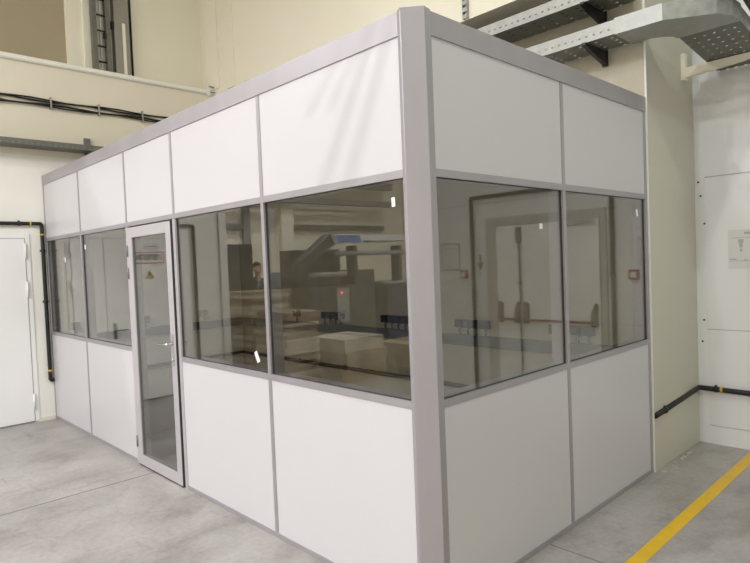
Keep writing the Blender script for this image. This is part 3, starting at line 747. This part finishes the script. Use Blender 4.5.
# printing machine
t = thing('printing_machine', 'dark grey industrial machine with a raised monitor, reflected in the glass', 'machine', (-7.4, -5.4, 0))
bm = new_bm(); box(bm, -8.0, -7.0, -5.95, -4.70, .0, 1.27); obj('base_cabinet', bm, M['machine'], t, .02)
bm = new_bm(); box(bm, -8.0, -7.6, -5.95, -4.70, 1.27, 2.0); obj('rear_housing', bm, M['machine'], t, .02)
bm = new_bm(); box(bm, -7.9, -7.05, -6.40, -5.95, 0, 1.56); obj('tower', bm, M['machine'], t, .02)
bm = new_bm()
prism(bm, [(-4.44, 1.34), (-4.56, 1.76), (-5.28, 2.28), (-5.42, 2.28), (-5.42, 2.08), (-4.80, 1.66), (-4.66, 1.34)], 0, -7.36, -7.12); obj('hood', bm, M['machine'], t, .015)
bm = new_bm(); prism(bm, [(-5.31, 2.28), (-6.05, 2.28), (-6.10, 2.09), (-5.40, 2.09)], 0, -7.12, -7.02); mo = obj('monitor', bm, M['paper'], t, .006)
bm = new_bm(); prism(bm, [(-5.36, 2.258), (-6.00, 2.258), (-6.035, 2.112), (-5.435, 2.112)], 0, -7.02, -7.012); obj('screen', bm, M['screen'], mo)
for y0, y1, z in ((-4.75, -5.65, 1.50), (-5.36, -7.4, 1.90)):
    bm = new_bm(); tube(bm, [(-7.1, y0, z), (-7.1, y1, z)], .05, 16); obj('roller', bm, M['machinelight'], t)
for y in (-5.9, -7.2):
    bm = new_bm(); box(bm, -7.3, -7.06, y-.05, y+.05, 1.2, 2.05); obj('roller_stand', bm, M['machine'], t, .008)
bm = new_bm(); box(bm, -7.0, -6.98, -5.62, -5.30, .55, 1.22); cp = obj('control_panel', bm, M['machinelight'], t, .006)
bm = new_bm(); tube(bm, [(-6.98, -5.42, 1.13), (-6.965, -5.42, 1.13)], .022, 12); obj('indicator_light', bm, M['redled'], cp)
bm = new_bm(); tube(bm, [(-6.99, -5.0, .95), (-6.98, -5.0, .95)], .13, 24); obj('round_vent', bm, M['darkcab'], t)
bm = new_bm(); box(bm, -7.8, -7.05, -7.6, -6.75, .0, 1.22); obj('feed_unit', bm, M['machineblue'], t, .02)
bm = new_bm(); box(bm, -7.8, -7.0, -7.6, -6.60, 1.22, 1.28); obj('feed_table', bm, M['machinelight'], t, .01)
bm = new_bm(); box(bm, -8.0, -7.1, -7.6, -6.05, 2.15, 2.27); obj('cross_beam', bm, M['paper'], t, .01)
t = thing('drive_motor', 'dark ribbed motor on a stand beside the machine', 'motor', (-7.3, -4.15, 0))
bm = new_bm(); tube(bm, [(-7.3, -4.35, 1.43), (-7.3, -3.95, 1.43)], .14, 20)
for k in range(7): tube(bm, [(-7.3, -4.32+k*.055, 1.43), (-7.3, -4.30+k*.055, 1.43)], .16, 20)
obj('motor_body', bm, M['machine'], t)
bm = new_bm(); box(bm, -7.45, -7.15, -4.35, -3.95, 0, 1.29); obj('stand', bm, M['machine'], t, .01)
# trays on the far wall
for z, y0, y1, w in ((2.70, -5.0, -6.25, 'left of the steel post'), (2.70, -7.8, -11.5, 'right of the column')):
    bm = new_bm(); box(bm, HX0, HX0+.18, y0, y1, z, z+.15); tag(obj('wall_duct', bm, M['galvdark'], bevel=.004), 'dull steel duct on the far hall wall '+w, 'duct')
for z, h_, w in ((3.42, .16, 'lower one above the column head'), (3.95, .22, 'upper one near the ceiling')):
    bm = new_bm(); box(bm, HX0+.35, HX0+.6, -2.5, -11.5, z, z+h_); tag(obj('wall_duct', bm, M['greysteel'], bevel=.004), 'grey metal duct across the far hall wall, '+w, 'duct')

# person standing behind the cartons
def skinned(name, joints, edges, m, parent, sub=1, root=0):
    me = bpy.data.meshes.new(name); me.from_pydata([j[0] for j in joints], edges, [])
    o = bpy.data.objects.new(name+'_tmp', me); COL.objects.link(o)
    sk = o.modifiers.new('s', 'SKIN'); sk.use_smooth_shade = True
    ly = me.skin_vertices[0] if me.skin_vertices else None
    if ly is None:
        bpy.context.view_layer.update(); ly = me.skin_vertices[0]
    for i, j in enumerate(joints):
        r = j[1]; ly.data[i].radius = r if isinstance(r, tuple) else (r, r); ly.data[i].use_root = (i == root)
    ss = o.modifiers.new('u', 'SUBSURF'); ss.levels = sub; ss.render_levels = sub
    bpy.context.view_layer.update()
    m2 = bpy.data.meshes.new_from_object(o.evaluated_get(bpy.context.evaluated_depsgraph_get()))
    bpy.data.objects.remove(o); bpy.data.meshes.remove(me)
    return m2
def person(px_, py_):
    t = thing('person', 'person in dark workwear with a white shirt front standing behind the cartons', 'person', (px_, py_, 0))
    J = [((0, 0, .95), (.125, .155)), ((0, 0, 1.12), (.11, .14)), ((.005, 0, 1.32), (.12, .165)), ((0, 0, 1.46), (.07, .09)), ((.01, 0, 1.53), (.055, .055)), ((.02, 0, 1.60), (.075, .065)), ((.015, 0, 1.69), (.095, .078)), ((.01, 0, 1.765), (.06, .05))]
    E_ = [(0, 1), (1, 2), (2, 3), (3, 4), (4, 5), (5, 6), (6, 7)]
    for s in (-1, 1):
        b = len(J)
        J += [((0, s*.18, 1.41), .062), ((.0, s*.225, 1.15), .048), ((.10, s*.21, .93), .036), ((.13, s*.205, .85), (.022, .04))]
        E_ += [(2, b), (b, b+1), (b+1, b+2), (b+2, b+3)]
        for k, (dx, dz) in enumerate(((.03, -.09), (.012, -.10), (-.008, -.095), (-.028, -.08))):
            c = len(J); J += [((.145+dx, s*.20, .83), .010), ((.15+dx*1.2, s*.195, .83+dz*.55), .009), ((.14+dx*1.2, s*.185, .83+dz), .008)]
            E_ += [(b+3, c), (c, c+1), (c+1, c+2)]
        c = len(J); J += [((.165, s*.185, .86), .011), ((.185, s*.165, .81), .009)]; E_ += [(b+3, c), (c, c+1)]
        b = len(J)
        J += [((0, s*.095, .84), .088), ((.015, s*.10, .50), .058), ((-.01, s*.105, .12), .042), ((.02, s*.11, .05), .045), ((.15, s*.125, .035), (.032, .04))]
        E_ += [(0, b), (b, b+1), (b+1, b+2), (b+2, b+3), (b+3, b+4)]
    me = skinned('body', J, E_, None, t, 2)
    me.materials.clear()
    for k in ('skin', 'cloth', 'trouser', 'shirt', 'shoe'): me.materials.append(M[k])
    zs = min(v.co.z for v in me.vertices)
    for v in me.vertices: v.co.z -= zs
    for p in me.polygons:
        c = p.center; p.use_smooth = True
        if c.z > 1.505 - zs*0: i = 0
        elif c.z < .10: i = 4
        elif abs(c.y) > .13 and c.z < .92 and c.x > .06: i = 0
        elif c.z < .97 and abs(c.y) < .2: i = 2
        elif c.x > .06 and abs(c.y) < .03 and c.z > 1.28: i = 3
        else: i = 1
        p.material_index = i
    o = bpy.data.objects.new('body', me); COL.objects.link(o); o.parent = t
    def part(name, bm, m):
        q = obj(name, bm, m, None); q.parent = t; return q
    zz = -zs
    bm = new_bm(); ball(bm, (-.012, 0, 1.735+zz), .098, 1.02, .86, .92, 18)
    for v in list(bm.verts):
        if v.co.x > .055 and v.co.z < 1.755+zz: v.co.x = .05
        if v.co.z < 1.66+zz: v.co.z = 1.66+zz
    part('hair', bm, M['hair'])
    bm = new_bm(); prism(bm, [(.098, 1.655+zz), (.128, 1.628+zz), (.10, 1.622+zz)], 1, -.014, .014); part('nose', bm, M['skin'])
    for s in (-1, 1):
        bm = new_bm(); ball(bm, (.096, s*.032, 1.665+zz), .012, .7, 1.2, .8, 10); part('eye', bm, M['eye'])
        bm = new_bm(); ball(bm, (.01, s*.078, 1.645+zz), .03, .6, .3, 1.0, 12); part('ear', bm, M['skin'])
    bm = new_bm(); ball(bm, (.092, 0, 1.585+zz), .024, .4, 1.0, .3, 12); part('mouth', bm, M['lip'])
    # faces the glass of the cabin
    t.rotation_euler = (0, 0, math.radians(20))
person(-8.9, -4.75)

# ------------------------------------------------------------------ hall lights
def hall_light(x, y, e, label, col=(.97, .985, 1.0), r=.15, zl=7.2):
    t = thing('hall_light', label, 'ceiling light', (x, y, zl), 'high-bay lights of the hall')
    bm = new_bm(); tube(bm, [(x, y, zl), (x, y, zl+.10), (x, y, zl+.13), (x, y, zl+.22)], [r+.03, r+.03, r*.6, r*.5], 28); obj('housing', bm, M['machinelight'], t)
    bm = new_bm(); tube(bm, [(x, y, zl-.012), (x, y, zl)], r, 28); obj('diffuser', bm, M['lamp'], t)
    bm = new_bm(); tube(bm, [(x, y, zl+.22), (x, y, HZ)], .012, 8); obj('hanger', bm, M['galv'], t)
    ld = bpy.data.lights.new('bay_light', 'AREA'); ld.shape = 'DISK'; ld.size = 2*r; ld.energy = e; ld.color = col
    lo = bpy.data.objects.new('bay_light', ld); COL.objects.link(lo); lo.parent = t; lo.location = (0, 0, -.03)
LCOL = (.955, .95, 1); RCOL = (.92, 1, .92)
LIGHTS = [
    (-8.6, -5.2, 260, 'high-bay light over the printing machine', LCOL),
    (-2.4, -5.6, 165, 'high-bay light over the floor before the white double door', LCOL),
    (-0.3, -6.4, 220, 'high-bay light over the floor before the cabin corner', LCOL),
    (2.4, -1.1, 108, 'high-bay light over the floor right of the cabin corner', RCOL),
    (-6.4, -9.8, 330, 'high-bay light deep in the hall on the left', LCOL),
    (0.0, -9.8, 380, 'high-bay light deep in the hall behind the viewer', LCOL),
    (-1.4, -3.2, 70, 'small added light over the doorway side of the cabin, brightening the upper left wall', LCOL),  # extra lamp put in to lift the upper left wall
    (5.4, 0.6, 55, 'high-bay light nearest the white panelled wall', RCOL),
]
for x, y, e, lb, lc in LIGHTS: hall_light(x, y, e, lb, lc, zl=7.2 if (lc is RCOL or x < -6) else 6.3)
# unseen overhead rods added to cast two shadow stripes on the cabin front
t = thing('shadow_rods', 'pair of grey rods added overhead to cast shadow stripes beside the cabin corner', 'shadow_rod', (-.4, -1.4, 3.3))
XC = (lambda y: -.30+(y+.915)*.328, lambda y: -.185+(y+.915)*.29)
for X in XC:
    bm = new_bm(); tube(bm, [(X(-1.95), -1.95, 3.3), (X(-.70), -.70, 3.3)], .031, 14); obj('shadow_rod', bm, M['galv'], t)
for y in (-1.90, -.73):
    bm = new_bm()
    xs = sorted(X(y) for X in XC)
    for x in xs: tube(bm, [(x, y, 3.325), (x, y, HZ)], .003, 6); tube(bm, [(x, y-.01, 3.3), (x, y+.01, 3.3)], .034, 14)
    obj('hanger', bm, M['galvdark'], t)

w = bpy.data.worlds.new('world'); SC.world = w; w.use_nodes = True
w.node_tree.nodes['Background'].inputs['Color'].default_value = (1, .97, .93, 1)
w.node_tree.nodes['Background'].inputs['Strength'].default_value = 0.05

# ------------------------------------------------------------------ camera
FPX, CX, CY, CZ = 591.589, 1.831, -2.061, 1.721
YAW, PIT, ROL = math.radians(136.28143819), math.radians(-1.95895159), math.radians(-2.27717306)
F = Vector((math.cos(YAW)*math.cos(PIT), math.sin(YAW)*math.cos(PIT), math.sin(PIT)))
Rv = Vector((math.sin(YAW), -math.cos(YAW), 0)); Uv = Rv.cross(F)
R2 = Rv*math.cos(ROL)+Uv*math.sin(ROL); U2 = -Rv*math.sin(ROL)+Uv*math.cos(ROL)
cd = bpy.data.cameras.new('camera'); cam = bpy.data.objects.new('camera', cd); COL.objects.link(cam)
cd.sensor_fit = 'HORIZONTAL'; cd.sensor_width = 36; cd.lens = 36*FPX/750; cd.clip_start = .05
mw = Matrix((R2, U2, -F)).transposed().to_4x4(); mw.translation = (CX, CY, CZ); cam.matrix_world = mw
SC.camera = cam
SC.view_settings.view_transform = 'Standard'; SC.view_settings.look = 'None'; SC.view_settings.gamma = 1
SC.view_settings.exposure = 0.22
SC.view_settings.use_curve_mapping = False
